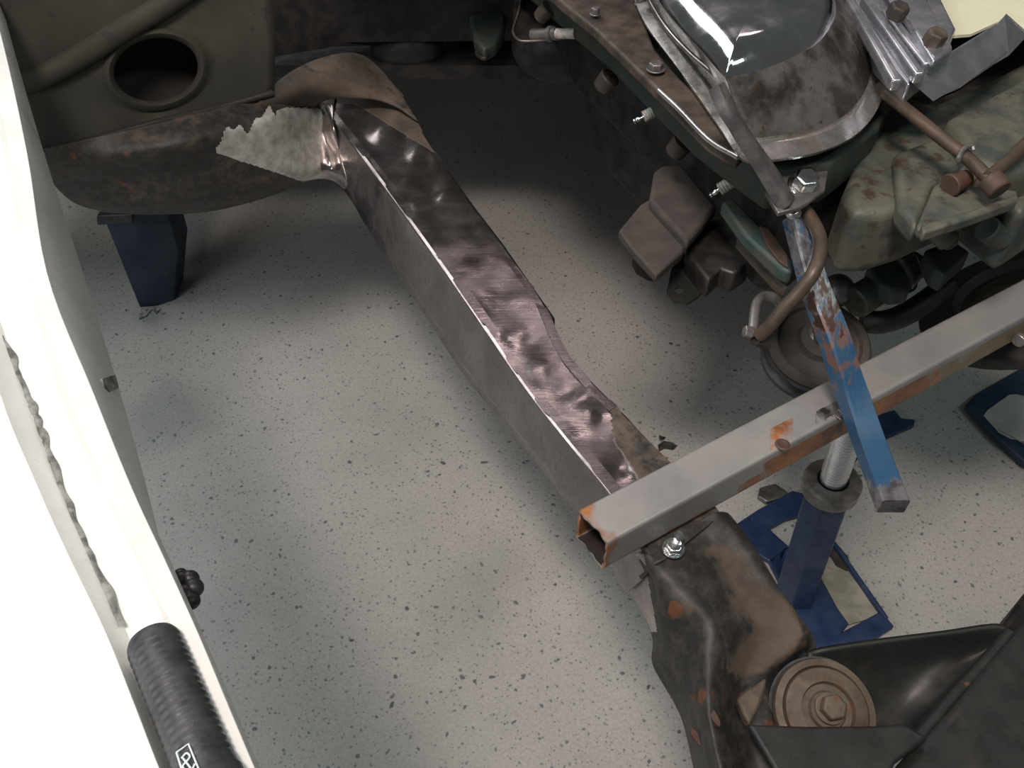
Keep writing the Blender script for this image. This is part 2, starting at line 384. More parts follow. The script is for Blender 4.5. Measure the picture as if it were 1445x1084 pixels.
# black front section
fr = [row((862,796,.57),(893,782,.66),(905,782,.692),(935,782,.697),(975,745,.697),(1020,722,.697),(1050,752,.62)),
      row((890,840,.565),(918,822,.655),(928,820,.688),(965,812,.695),(1010,785,.68),(1060,772,.68),(1085,808,.61)),
      row((912,876,.56),(928,868,.64),(945,862,.67),(985,850,.69),(1040,838,.665),(1098,830,.665),(1112,858,.60)),
      row((921,905,.555),(940,900,.62),(965,895,.65),(1005,885,.68),(1065,876,.65),(1122,868,.65),(1132,885,.59)),
      row((922,942,.55),(948,940,.60),(975,938,.64),(1005,930,.67),(1062,922,.63),(1135,905,.635),(1152,915,.58)),
      row((960,1010,.53),(975,1005,.60),(988,1002,.64),(1004,1000,.66),(1042,985,.62),(1085,962,.61),(1120,955,.56)),
      row((980,1090,.51),(996,1090,.59),(1008,1090,.62),(1022,1090,.64),(1060,1080,.60),(1105,1070,.60),(1130,1070,.55)),
      row((1010,1220,.50),(1030,1220,.58),(1045,1220,.61),(1060,1220,.63),(1100,1200,.58),(1140,1190,.58),(1160,1190,.53))]
g3 = [cat(r, 16) for r in resamp(fr, 22)]
for r in g3:
    for j in range(len(r)):
        p = r[j]; r[j] = p + Vector((0,0,.003*noise.noise(p*16)+.0012*noise.noise(p*50)))
bm, _ = grid(g3); o = obj('front_section', bm, M['coat'], ch, solid=.004, angle=50)
def front_mask(p):
    u, v = topx(p); rust = .16
    def blob(a, b, rx, ry, h): return h*math.exp(-(((u-a)/rx)**2+((v-b)/ry)**2))
    rust += blob(1035,795,30,25,.6)+blob(1065,845,38,30,.7)+blob(1100,885,35,28,.7)+blob(1075,920,40,22,.8)+blob(1050,940,30,20,.4)+blob(1005,775,22,14,.35)+blob(975,860,12,12,.35)+blob(1000,1010,8,18,.4)+blob(985,1040,10,16,.4)+blob(1060,985,22,14,.6)
    bare = 0
    if u < 930 and v > 770 and v < 892 and p.z > .56 and u < 910+(v-790)*.17 and u > 866+(v-800)*.55: bare = .95
    return bare, min(rust, .85), (.8 if bare > .5 else 0)*0
paint(o, front_mask); o['label'] = 'black painted front section with dried mud and rust'
# oval slots in it
for (u, v, z, a) in ((984,868,.672,.9), (1008,1010,.655,1.2), (984,1040,.60,1.1)):
    p = P(u, v, z+.004); bm = bmesh.new(); n = 16; x = Vector((math.cos(a), -math.sin(a), 0)); y = Vector((x.y, -x.x, 0))
    prism(bm, [p+x*math.cos(t)*.011+y*math.sin(t)*.0035 for t in [2*math.pi*i/n for i in range(n)]], Vector((0,0,-.006)))
    obj('rusty_slot', bm, M['rust'], ch, bevel=.001)

# lower arm and plates at the bottom right
arm = [row((1140,920,.60),(1160,913,.61),(1240,901,.61),(1330,890,.61),(1408,880,.61),(1424,897,.60)),
       row((1130,960,.59),(1200,950,.575),(1260,940,.57),(1320,930,.57),(1385,925,.575),(1405,935,.595)),
       row((1130,1010,.56),(1215,1000,.55),(1270,990,.545),(1310,990,.555),(1340,985,.57),(1352,992,.595)),
       row((1130,1060,.54),(1210,1050,.54),(1250,1045,.54),(1275,1045,.55),(1290,1040,.57),(1298,1046,.595))]
bm, _ = grid([cat(r, 6) for r in resamp(arm, 8)]); obj('spring_tower', bm, M['blackp'], ch, solid=.005, angle=50)
obj('crossmember', slab([(1424,890),(1445,868),(1500,830),(1540,1200),(1180,1200),(1240,1110),(1298,1042),(1350,985)], .09, .63), M['blackp'], ch, bevel=.012, seg=4)
obj('inner_beam', slab([(1412,886),(1447,835),(1500,780),(1540,840),(1445,885),(1428,900)], .08, .56), M['black'], ch, bevel=.006)
obj('ridge_weld', tube([P(1424,893,.626), P(1380,945,.622), P(1335,995,.622), P(1294,1044,.622)], .006), M['blackp'], ch)
obj('mount_plate', slab([(1055,1021),(1140,1024),(1238,1023),(1275,1020),(1312,1040),(1265,1075),(1235,1130),(1110,1130),(1090,1080)], .012, .645), M['blackp'], ch, bevel=.004, seg=3)
obj('mount_gusset', slab([(1040,985),(1062,968),(1082,955),(1080,975),(1070,1000),(1058,1022),(1050,1010)], .015, .648), M['tan'], ch, bevel=.003, label='tan rusty gusset beside the mount')
ax = Vector((.05,-.30,.95)); pc = P(1160,1005,.60)
bmnt = obj('body_mount', lathe(bmesh.new(), pc, ax, [(0,0),(.0530,0),(.0545,.004),(.0530,.010),(.0460,.012),(.0445,.008),(.0430,.014),(.034,.018),(.0285,.019),(.0265,.014),(.020,.0145),(.018,.018),(0,.018)], 48), M['tan'], ch, label='round rusty mount with ribbed washer')
obj('rubber_ring', lathe(bmesh.new(), pc-ax*.03, ax, [(0,0),(.057,0),(.059,.010),(.057,.030),(0,.030)], 40), M['rubber'], bmnt)
obj('bolt_head', hexa(P(1172,1000,.620), ax, .0135, .012, washer=.0165), M['tan'], bmnt, bevel=.001)

# weld nut and blob just in front of the tube
wn = obj('wing_nut', hexa(P(950,774,.703), (0,-.2,1), .0105, .010, washer=.0125), M['zinc'], ch, bevel=.001, label='bright zinc nut')
obj('stud_end', cyl(P(954,768,.70), P(954,768,.70)+Vector((0,-.004,.022)), .006), M['zinc'], wn)

# ================================================================== BODY SHELL (upper left)
body = thing('body_shell', P(200,200,.8), 'dusty dark inner body panel with a large round hole, upper left', 'car body')
a, b = P(62,215,.79), P(385,130,.79)
nrm = Vector((b.y-a.y, -(b.x-a.x), 0)).normalized(); nrm = (nrm + Vector((0,0,.28))).normalized()
if nrm.y > 0: nrm = Vector((-nrm.x, -nrm.y, nrm.z))
def Q(u, v, off=0): return PP(u, v, a+nrm*off, nrm)
# panel ring with hole: radial strips from hole outline to outline polygon
hc = (220, 98)
outer = [(385,130),(388,60),(380,-60),(200,-120),(-60,-90),(-60,120),(-40,235),(62,215),(140,195),(225,172),(310,152)]
def polyhit(ang):
    dx, dy = math.cos(ang), math.sin(ang); best = None
    for i in range(len(outer)):
        (x0,y0),(x1,y1) = outer[i], outer[(i+1) % len(outer)]; ex, ey = x1-x0, y1-y0; det = dx*(-ey)+ex*dy
        if abs(det) < 1e-9: continue
        rx, ry = x0-hc[0], y0-hc[1]; t = (rx*(-ey)+ex*ry)/det; s = (dx*ry-dy*rx)/det
        if t > 0 and 0 <= s <= 1 and (best is None or t < best): best = t
    return hc[0]+dx*best, hc[1]+dy*best
n = 120; rws = []
tilt = math.radians(-8)
def hol(ang, k):
    x, y = 63*k*math.cos(ang), 48*k*math.sin(ang); return hc[0]+x*math.cos(tilt)-y*math.sin(tilt), hc[1]+x*math.sin(tilt)+y*math.cos(tilt)
for i in range(n+1):
    t = 2*math.pi*i/n; r_ = []
    hx, hy = hol(t, 1); r_.append(Q(hx, hy, -.028)); r_.append(Q(*hol(t,1), -.004)); r_.append(Q(*hol(t,1.02), .004)); r_.append(Q(*hol(t,1.07), .007)); r_.append(Q(*hol(t,1.13), .005)); r_.append(Q(*hol(t,1.18), 0))
    sx, sy = hol(t, 1.18); ox, oy = polyhit(math.atan2(sy-hc[1], sx-hc[0]))
    for k in range(1, 9): r_.append(Q(sx+(ox-sx)*k/8, sy+(oy-sy)*k/8, 0) + nrm*.006*noise.noise(Vector((sx+(ox-sx)*k/8, sy, 0))*.012))
    rws.append(r_)
bm, _ = grid(rws); obj('inner_panel', bm, M['under'], body, solid=.004, angle=60)
obj('panel_lip', tube([Q(62,214,.003),Q(140,195,.003),Q(225,172,.003),Q(310,152,.003),Q(385,131,.003)], .006), M['underd'], body)
bd = [Q(30,118,.004), Q(70,103,.006), Q(125,72,.008), Q(180,38,.008), Q(235,5,.008), Q(300,-40,.006)]
obj('pressed_bead', tube(bd, .017, n=18), M['under'], body)
# inside the hole: the boxed cavity
cav = bmesh.new(); hcP = Q(*hc)
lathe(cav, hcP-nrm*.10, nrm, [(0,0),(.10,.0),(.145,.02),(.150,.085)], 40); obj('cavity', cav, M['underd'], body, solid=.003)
# firewall and floor pan beyond
fa, fb = P(386,120,.80), P(720,40,.62)
fd = (fb-fa).normalized()
obj('firewall', prism(bmesh.new(), [P(370,62,.70)+Vector((-.9,.1,0)), P(388,80,.70), P(470,66,.70), P(600,62,.66), P(720,28,.64), P(720,28,.64)+Vector((1.4,-.1,0)), P(720,28,.64)+Vector((1.4,-.1,.6)), P(600,62,.66)+Vector((-.2,0,.5)), P(370,62,.70)+Vector((-.9,.1,.35))], Vector((0,.02,0))), M['black'], body)
pA = P(470,66,.70)
obj('floor_pan', prism(bmesh.new(), [Vector((-1.6,pA.y+.02,.62)), Vector((1.9,pA.y+.02,.62)), Vector((1.9,pA.y+2.2,.55)), Vector((-1.6,pA.y+2.2,.55))], Vector((0,0,.03))), M['black'], body)
cy = 1.42
obj('cowl_panel', prism(bmesh.new(), [Vector((-.32,cy,1.10)), Vector((1.5,cy,1.10)), Vector((1.5,cy+.5,1.22)), Vector((-.5,cy+.5,1.22))], Vector((0,0,-.02))), M['underd'], body)
obj('dash_panel', prism(bmesh.new(), [Vector((-.5,cy+.5,1.22)), Vector((1.5,cy+.5,1.22)), Vector((1.5,cy+1.2,1.5)), Vector((-.5,cy+1.2,1.5))], Vector((0,.02,-.02))), M['underd'], body)
# lumps under the firewall (pedals, steering joint)
obj('steering_joint', ball(P(575,70,.66), .05, sq=(1.6,1,1)), M['black'], body)

# ================================================================== FENDER (white, left)
fe = thing('fender', P(60,600,.95), 'white fender edge with a dirty gutter running down the left side', 'fender')
# columns of pixels per row: outer far, outer edge a, step b, gutter right c, lip crest, lip outer d, flange e
def fz(*p): return [P(*q) for q in p]
frw = [fz((-420,-60,1.03),(-160,-60,1.03),(-120,-60,1.012),(-62,-60,1.012),(-52,-60,1.024),(-30,-60,1.022),(-24,-60,1.012),(-14,-60,.97)),
       fz((-420,60,1.03),(-125,60,1.03),(-95,60,1.012),(-35,60,1.012),(-26,60,1.024),(4,60,1.022),(10,60,1.012),(17,60,.97)),
       fz((-420,215,1.03),(-88,215,1.03),(-62,215,1.012),(6,215,1.012),(14,215,1.024),(38,215,1.022),(45,215,1.012),(62,215,.97)),
       fz((-420,384,1.03),(-45,384,1.03),(-22,384,1.012),(38,384,1.012),(46,384,1.024),(66,384,1.022),(74,384,1.012),(117,384,.95)),
       fz((-420,555,1.03),(0,555,1.03),(37,555,1.012),(84,555,1.012),(96,555,1.024),(132,555,1.022),(141,555,1.012),(170,555,.95)),
       fz((-420,684,1.03),(52,684,1.03),(85,684,1.012),(142,684,1.012),(150,684,1.024),(184,684,1.022),(191,684,1.012),(206,684,.955)),
       fz((-420,784,1.03),(97,784,1.03),(129,784,1.012),(190,784,1.012),(198,784,1.024),(230,784,1.022),(237,784,1.012),(232,784,.955)),
       fz((-420,890,1.03),(148,890,1.03),(178,890,1.008),(238,890,1.008),(246,890,1.024),(278,890,1.022),(284,890,1.012),(270,890,.96)),
       fz((-420,1000,1.03),(192,1000,1.03),(222,1000,.998),(292,1000,.998),(300,1000,1.024),(324,1000,1.022),(331,1000,1.012),(315,1000,.96)),
       fz((-420,1090,1.03),(227,1090,1.03),(262,1090,.992),(335,1090,.992),(343,1090,1.024),(362,1090,1.022),(369,1090,1.012),(352,1090,.96)),
       fz((-420,1260,1.03),(300,1260,1.03),(335,1260,.99),(405,1260,.99),(413,1260,1.024),(435,1260,1.022),(442,1260,1.012),(425,1260,.96))]
bm, _ = grid(resamp(frw, 6)); o = obj('fender_panel', bm, M['white'], fe, solid=.0015, angle=50, bevel=.0015)
# gutter dirt: a material of its own on thin ragged sealer line
def strip(name, pts, wd, mat_, parent, z, seed):
    rnd = random.Random(seed); c = cat([P(u, v, z) for u, v in pts], 14); bm = bmesh.new(); rws = []
    for i, p in enumerate(c):
        d = (c[min(i+1,len(c)-1)]-c[max(i-1,0)]).normalized(); s = d.cross(Vector((0,0,1)))
        a_, b_ = wd*(.25+.9*abs(noise.noise(p*45+Vector((seed,0,0))))), wd*(.2+1.1*abs(noise.noise(p*60+Vector((0,seed,0)))))
        rws.append([p-s*a_, p-s*a_*.5+Vector((0,0,.0012)), p+Vector((0,0,.0016)), p+s*b_*.5+Vector((0,0,.0012)), p+s*b_])
    bm, _ = grid(rws); return obj(name, bm, mat_, parent, label='dark dirt line along the gutter corner')
M['dirt'] = grimy('gutter_dirt', (.10,.11,.105), (.32,.33,.31), None, 90, .8, t=(.4,.6))
strip('dirt_line', [(0,470),(18,510),(47,578),(62,620),(85,684),(110,745),(130,790),(152,840),(172,884)], .0052, M['dirt'], fe, 1.0135, 3)
bm = bmesh.new()
prism(bm, [P(u, v, z)+Vector((.001,0,.0)) for u, v, z in ((139,535,.995),(158,529,.965),(163,548,.962),(145,556,.99))], Vector((.0025,-.0005,.001)))
obj('grey_smear', bm, M['dirt'], fe, label='dark smudge on the fender flange')
kn = bmesh.new(); kp = P(266,830,.985)
for (du, dv, r) in ((258,818,.006),(268,818,.0065),(273,830,.007),(264,838,.007),(270,848,.006),(255,812,.005)):
    ball(P(du, dv, .985), r, kn, n=8)
obj('rubber_clip', kn, M['rubber'], fe, label='small black clip under the lip')

# torch lying in the gutter
tc = thing('torch', P(262,1000,1.0), 'black ribbed rubber torch lying in the white fender gutter', 'torch')
p0, p1 = P(213,898,1.027), P(318,1150,1.029)
d = (p1-p0).normalized(); L = (p1-p0).length; prof = [(0,0),(.010,.0005),(.0135,.002),(.0150,.005)]
h = .009
while h < .092:
    prof += [(.0156,h),(.0151,h+.0015),(.0151,h+.0025),(.0157,h+.0042)]; h += .0050
prof += [(.0160,.100),(.0160,.115)]
M['torch'] = grimy('torch_rubber', (.030,.034,.040), (.052,.058,.064), None, 60, .42, bump=.2)
bm = bmesh.new(); lathe(bm, p0, d, prof+[(0,.115)], 40); obj('ribbed_grip', bm, M['torch'], tc, angle=40)
bm = bmesh.new(); lathe(bm, p0, d, [(0,.1155),(.0158,.1155),(.0164,.117),(.0168,L-.02),(.016,L),(0,L)], 40); tbarrel = obj('barrel', bm, M['torch'], tc)
# printed box with its curly mark, on the barrel's upper surface
x = d.cross(Vector((0,0,1))).normalized()
q0 = PP(262,1058, p0+Vector((0,0,.0)), Vector((0,-.3,1)).normalized())
def onbarrel(u, v):
    """first hit of the pixel ray with the barrel cylinder"""
    dr = ray(u, v).normalized(); oc = CAM-p0; R = .0170
    a_ = dr-d*dr.dot(d); b_ = oc-d*oc.dot(d); A = a_.dot(a_); B = 2*a_.dot(b_); Cc = b_.dot(b_)-R*R; D = B*B-4*A*Cc
    return CAM+dr*((-B-math.sqrt(max(D,0)))/(2*A))
bm = bmesh.new()
for path in ([(249,1062),(266,1050),(279,1082),(284,1094)], [(249,1062),(256,1084),(262,1100)], [(256,1070),(263,1063),(268,1068),(262,1076),(258,1082),(264,1089),(271,1086),(275,1078)], [(258,1070),(266,1080),(276,1094)]):
    tube([onbarrel(*q) for q in path], .00055, bm, n=6, k=1 if path[0] == (249,1062) else 4)
obj('printed_emblem', bm, M['mark'], tbarrel, label='white printed box emblem')

# ================================================================== SQUARE TUBE
st = thing('square_tube', P(860,780,.705), 'grey square steel tube laid across the rail with orange rust', 'steel tube')
A, B = P(858,766,.755), P(1500,417,.755); dirT = (B-A); dirT.z = 0; dirT.normalize(); side = Vector((-dirT.y, dirT.x, 0))
Lt = (B-A).length; wT = .050; NL = 300; bm = bmesh.new()
prof2 = []
rr = .004
for (cx_, cz_, a0) in ((rr,-rr,180), (wT-rr,-rr,90), (wT-rr,-wT+rr,0), (rr,-wT+rr,-90)):
    for k in range(4):
        t = math.radians(a0-30*k); prof2.append((cx_+rr*math.cos(t), cz_+rr*math.sin(t)))
# subdivide the flats
full = []
for i, p in enumerate(prof2):
    q_ = prof2[(i+1) % len(prof2)]; full.append(p)
    if math.dist(p, q_) > .01:
        for k in range(1, 16): full.append((p[0]+(q_[0]-p[0])*k/16, p[1]+(q_[1]-p[1])*k/16))
inner = [(wT/2+(x_-wT/2)*.86, -wT/2+(z_+wT/2)*.86) for x_, z_ in full]
def ring(pf, s, jag=0): return [bm.verts.new(A+dirT*(s+jag*(noise.noise(Vector((x_,z_,0))*90)+.5*(x_/wT)))+side*x_+Vector((0,0,z_))) for x_, z_ in pf]
rg = [ring(full, Lt*i/NL, -.003 if i == 0 else 0) for i in range(NL+1)]
for a_, b_ in zip(rg, rg[1:]):
    for i in range(len(a_)): bm.faces.new((a_[i], a_[(i+1)%len(a_)], b_[(i+1)%len(a_)], b_[i]))
ri = [ring(inner, 0, -.003), ring(inner, .25)]
for i in range(len(full)):
    j = (i+1) % len(full); bm.faces.new((ri[0][i], ri[1][i], ri[1][j], ri[0][j])); bm.faces.new((rg[0][i], ri[0][i], ri[0][j], rg[0][j]))
bm.faces.new(ri[1]); bm.faces.new(rg[-1])
o = obj('tube_body', bm, M['tube'], st, angle=40)
def tube_mask(p):
    u, v = topx(p); s = (p-A).dot(dirT); front = (p-A).dot(side) < .004; zz = p.z; r = 0; k = 0; ol = 0
    if s < .03: r = .58-s*13
    if s < .2 and (.004 < (p-A).dot(side) < wT-.004) and (A.z-wT+.003 < zz < A.z-.0025): return 0, .9, 0  # inside of the tube coloured near-black, standing in for its shade
    if front and zz < .744:
        if u > 1075 and u < 1330: r = min(1, (u-1075)/25+.35)*(1 if u < 1270 else max(.55,1-(u-1270)/100))
        if 1040 < u <= 1090 and zz < .725: r = .6
        if u > 1325: ol = .62
        if 1160 < u < 1190: k = .55
        if 940 < u < 1000 and zz < .712: r = .55
    elif not front:
        if 1085 < u < 1120 and (p-A).dot(side) < .030: r = .55
        if 1150 < u < 1200 and (p-A).dot(side) < .02: k = .5
        if 1120 < u < 1200: ol = .2
    return r, k, ol
paint(o, tube_mask)
pb = P(1190,583,.756); b_ = obj('tube_bolt', hexa(pb, (0,0,1), .0085, .006, washer=.012), M['steel'], st, bevel=.001)
obj('bolt_tip', lathe(bmesh.new(), pb+Vector((0,0,.006)), (0,0,1), [(0,0),(.0055,0),(.0055,.003),(.003,.006),(0,.0065)], 18), M['zinc'], b_)
obj('weld_spot', lathe(bmesh.new(), P(1104,628,.7555), (0,0,1), [(0,0),(.007,0),(.0085,.001),(.006,.002),(.004,.001),(0,.001)], 24), M['rust'], st, label='orange rusted weld ring')
obj('end_bolt', cyl(P(1441,478,.72), P(1436,481,.72), .009), M['steel'], st)

# ================================================================== SUPPORT BAR (blue)
sb = thing('support_bar', P(1205,590,.75), 'blue painted steel bar from the engine across the square tube', 'steel bar')
pts = [P(1128,300,.93), P(1156,395,.885), P(1188,478,.845), P(1212,555,.80), P(1238,632,.772), P(1266,706,.770)]
c = cat(pts, 10); bm = bmesh.new(); rings = []
for i, p in enumerate(c):
    t = i/(len(c)-1); dd = (c[min(i+1,len(c)-1)]-c[max(i-1,0)]).normalized(); x = dd.cross(Vector((0,0,1))).normalized(); u_ = x.cross(dd)
    wd = (.0105+.004*min(1, t*3)); ht = .022
    pr = [(-1,-.12),(-.85,0),(-.3,.0),(.3,0),(.85,0),(1,-.12),(1,-.5),(1,-1),(0,-1),(-1,-1),(-1,-.7),(-1,-.4)]
    rings.append([bm.verts.new(p+x*a_*wd+u_*b_*ht) for a_, b_ in pr])
for a_, b_ in zip(rings, rings[1:]):
    for i in range(12): bm.faces.new((a_[i], a_[(i+1)%12], b_[(i+1)%12], b_[i]))
bm.faces.new(rings[0]); bm.faces.new(rings[-1][::-1])
o = obj('lower_bar', bm, M['bar'], sb, angle=30)
def bar_mask(p):
    u, v = topx(p); s = 0; r = 0; k = 0
    if v < 480: s = .70 - max(0, v-415)/170; 
    if v < 400: s = .6
    r = .50*max(0, 1-((v-462)/110)**4)
    if v > 655: s = .1 + (v-655)/70
    if v > 480 and v < 640: s = min(s, .1)
    return s, r, k
paint(o, bar_mask); o['label'] = 'bar in worn blue paint, rusty bare metal in its upper half'
up = [P(1018,118,1.075), P(1034,150,1.055), P(1054,184,1.03), P(1086,232,.995), P(1118,284,.96)]
bm = bmesh.new(); c = cat(up, 6)
rings = []
for i, p in enumerate(c):
    dd = (c[min(i+1,len(c)-1)]-c[max(i-1,0)]).normalized(); x = dd.cross(Vector((0,0,1))).normalized(); u_ = x.cross(dd); wd = .008+.0045*min(1, i/8)
    rings.append([bm.verts.new(p+x*a_*wd+u_*b_*.012) for a_, b_ in ((-1,-.3),(-.7,0),(.7,0),(1,-.3),(1,-1),(-1,-1))])
for a_, b_ in zip(rings, rings[1:]):
    for i in range(6): bm.faces.new((a_[i], a_[(i+1)%6], b_[(i+1)%6], b_[i]))
bm.faces.new(rings[0]); bm.faces.new(rings[-1][::-1])
obj('upper_bar', bm, M['darksteel'], sb, angle=50, label='dull dark grey upper length of the bar')
obj('bar_weld', ball(P(1119,300,.94), .009, sq=(1,1.1,.8)), M['zinc'], sb)

# ================================================================== ENGINE
en = thing('engine', P(1150,200,.8), 'greasy engine with a chrome rocker cover and three spark plugs', 'engine')
# block and sump masses
obj('cylinder_block', slab([(815,20),(905,100),(1000,190),(1050,245),(1095,295),(1135,300),(1175,270),(1250,225),(1320,250),(1445,200),(1600,100),(1600,-80),(760,-80)], .13, .885), M['black'], en, bevel=.008, seg=3)
obj('sump', slab([(826,120),(829,165),(836,210),(858,246),(896,288),(960,330),(1030,330),(1108,404),(1125,385),(1128,330),(1000,120),(900,60)], -.12, .56), M['black'], en, bevel=.015, seg=4)
obj('bell_housing', ball(P(792,64,.72), .080, sq=(1.25,1,.9)), M['black'], en)
obj('gearbox', cyl(P(800,30,.70), P(690,-60,.66), .10, .06), M['black'], en)
obj('block_rail', slab([(1018,284),(1036,280),(1084,330),(1122,368),(1118,384),(1104,380),(1052,332)], .02, .865), M['green_casting'], en, bevel=.004)
obj('rail_rust', slab([(1072,318),(1084,322),(1112,360),(1112,376),(1100,368),(1082,345)], .004, .869), M['rust'], en, bevel=.001, label='rusty end of the block rail')
obj('sump_rail', slab([(1040,332),(1050,330),(1110,392),(1112,404),(1100,398)], .02, .84), M['dirty'], en, bevel=.003)
# cylinder head
obj('cylinder_head', slab([(720,-70),(800,-5),(862,45),(940,120),(990,168),(1040,205),(1090,240),(1175,230),(1240,180),(1300,60),(1300,-80)], .055, .965), M['greendark'], en, bevel=.006, seg=3)
hs = slab([(745,-40),(792,2),(845,45),(930,128),(1000,199),(1042,224),(1052,212),(1020,165),(960,110),(925,70),(905,20),(895,-40)], .016, .985)
obj('head_flange', hs, M['dirty'], en, bevel=.004, seg=3, label='brown flange along the rocker cover')
obj('bright_flange_edge', tube([P(930,128,.988), P(958,154,.988), P(1000,197,.988), P(1042,222,.988)], .0035), M['chromeworn'], en)
for (u, v, r_) in ((925,98,.012), (905,6,.010), (1110,190,.012), (840,20,.008)):
    obj('cover_bolt', hexa(P(u, v, .99), (0,0,1), r_*.8, .008, washer=r_), M['steel'], en, bevel=.001)
for (u, v, r_, z1) in ((862,108,.016,.90), (965,200,.016,.895), (775,10,.014,.93)):
    obj('casting_boss', cyl(P(u, v, z1), P(u-14, v+16, z1-.02), r_, r_*.85), M['dirty'], en)
# rocker cover: dome from a footprint
foot = [(870,-70),(906,-10),(930,40),(975,100),(1022,165),(1052,205),(1095,205),(1150,195),(1195,172),(1222,135),(1228,90),(1205,40),(1180,-10),(1150,-70)]
topo = [(905,-80),(925,-10),(950,28),(985,66),(1018,104),(1030,108),(1075,98),(1120,80),(1152,62),(1172,38),(1180,15),(1172,-12),(1150,-45),(1120,-80)]
def closedcat(px, z, k=6):
    p = [P(u, v, z) for u, v in px]; n = len(p); out = []
    for i in range(n):
        a_, b_, c_, d_ = p[(i-1)%n], p[i], p[(i+1)%n], p[(i+2)%n]
        for j in range(k):
            t = j/k; out.append(.5*((2*b_)+(c_-a_)*t+(2*a_-5*b_+4*c_-d_)*t*t+(3*b_-a_-3*c_+d_)*t**3))
    return out
fo, to = closedcat(foot, .990), closedcat(topo, 1.062)
ctr = sum(to, Vector())/len(to); fctr = sum(fo, Vector())/len(fo)
def sc_(l, c_, k, dz=0): return [c_+(p-c_)*k+Vector((0,0,dz)) for p in l]
lay = [sc_(fo, fctr, 1.085), sc_(fo, fctr, 1.09, .003), sc_(fo, fctr, 1.07, .006), sc_(fo, fctr, 1.0, .006), sc_(fo, fctr, .985, .010)]
for t in (.2, .4, .6, .8): lay.append([a_.lerp(b_, t)+Vector((0,0,.004)) for a_, b_ in zip(lay[4], to)])
lay += [to, sc_(to, ctr, .985, .004), sc_(to, ctr, .94, .011), sc_(to, ctr, .86, .0195), sc_(to, ctr, .78, .0245), sc_(to, ctr, .70, .027)]
for k in (.5, .3, .1): lay.append(sc_(to, ctr, k, .0275+.003*(1-k)))
n = len(fo)
def shell(lay, top=True):
    bm = bmesh.new(); rg = [[bm.verts.new(p) for p in l] for l in lay]
    for a_, b_ in zip(rg, rg[1:]):
        for i in range(n): bm.faces.new((a_[i], a_[(i+1)%n], b_[(i+1)%n], b_[i]))
    if top: bm.faces.new(rg[-1])
    return bm
rc = obj('rocker_cover', shell(lay[9:]), M['chrome'], en, angle=70, label='shiny chrome rocker cover with rounded end')
obj('cover_skirt', shell(lay[4:10], False), M['skirt'], rc, angle=60, label='dull brown-stained wall of the rocker cover')
# worn skirt as its own band around the foot
bm = bmesh.new(); band = [sc_(fo, fctr, 1.13, -.002), sc_(fo, fctr, 1.135, .002), sc_(fo, fctr, 1.09, .0045), sc_(fo, fctr, 1.03, .0075), sc_(fo, fctr, .97, .011)]
rg = [[bm.verts.new(p) for p in l] for l in band]
for a_, b_ in zip(rg, rg[1:]):
    for i in range(n): bm.faces.new((a_[i], a_[(i+1)%n], b_[(i+1)%n], b_[i]))
obj('cover_lip', bm, M['chromeworn'], rc, solid=.003, angle=60, label='worn lip of the rocker cover, rust-spotted')
obj('cover_edge_trim', tube([P(905,-20,1.03), P(935,32,1.03), P(970,72,1.03), P(1012,108,1.03)], .003), M['chromeworn'], rc)

# spark plugs
def plug(tip, base, z0, z1):
    a_, b_ = P(*tip, z0), P(*base, z1); dd = b_-a_; L_ = dd.length; dn = dd/L_
    m_ = obj('spark_plug', lathe(bmesh.new(), a_+dn*L_*.62, dn, [(0,0),(.0075,0),(.0095,.001),(.0095,.008),(.012,.009),(.012,.016),(.0085,.017),(.0085,L_*.55),(0,L_*.55)], 18), M['steel'], en)
    pr = [(0,0),(.0072,0)]; h = 0
    while h < L_*.46: pr += [(.0079,h+.0006),(.0079,h+.0024),(.0073,h+.0030)]; h += .0038
    obj('insulator', lathe(bmesh.new(), a_+dn*L_*.22, dn, pr+[(0,h)], 20), M['porcelain'], m_, label='pale ribbed ceramic')
    obj('terminal', lathe(bmesh.new(), a_, dn, [(0,0),(.0028,0),(.0034,.002),(.0024,.0035),(.0034,.006),(.0034,.009),(.0022,.010),(.0022,L_*.24),(0,L_*.24)], 12), M['zinc'], m_)
plug((894,172), (958,140), .90, .925)
plug((1002,276), (1062,238), .89, .925)
plug((828,47), (762,48), .925, .90)

# engine mount
mt = obj('mount_box', slab([(904,288),(918,280),(967,348),(963,356),(926,388),(895,354),(873,325)], .015, .80), M['mount'], en, bevel=.003, label='dusty brown square engine mount')
obj('mount_cushion', slab([(923,241),(935,232),(962,231),(1012,291),(970,341),(916,282)], .02, .815), M['mount'], en, bevel=.006, seg=3)
obj('mount_bracket', slab([(970,342),(1011,297),(1046,333),(1052,360),(1060,370),(1036,386),(1018,378),(1000,395),(968,356)], .035, .775), M['black'], en, bevel=.004)
bm = bmesh.new(); hpx = [(959+7*math.cos(t)*1.0+2*math.sin(t), 409+5.2*math.sin(t)-2*math.cos(t)) for t in [2*math.pi*i/24 for i in range(24)]]
opx = [(965,356),(1018,376),(1003,398),(985,418),(971,427),(952,424),(941,412),(946,385),(950,370)]
def hit(poly, c0, ang):
    dx, dy = math.cos(ang), math.sin(ang); best = 1e9
    for i in range(len(poly)):
        (x0,y0),(x1,y1) = poly[i], poly[(i+1)%len(poly)]; ex, ey = x1-x0, y1-y0; det = dx*(-ey)+ex*dy
        if abs(det) < 1e-9: continue
        rx, ry = x0-c0[0], y0-c0[1]; t = (rx*(-ey)+ex*ry)/det; s = (dx*ry-dy*rx)/det
        if t > 0 and -.001 <= s <= 1.001: best = min(best, t)
    return c0[0]+dx*best, c0[1]+dy*best
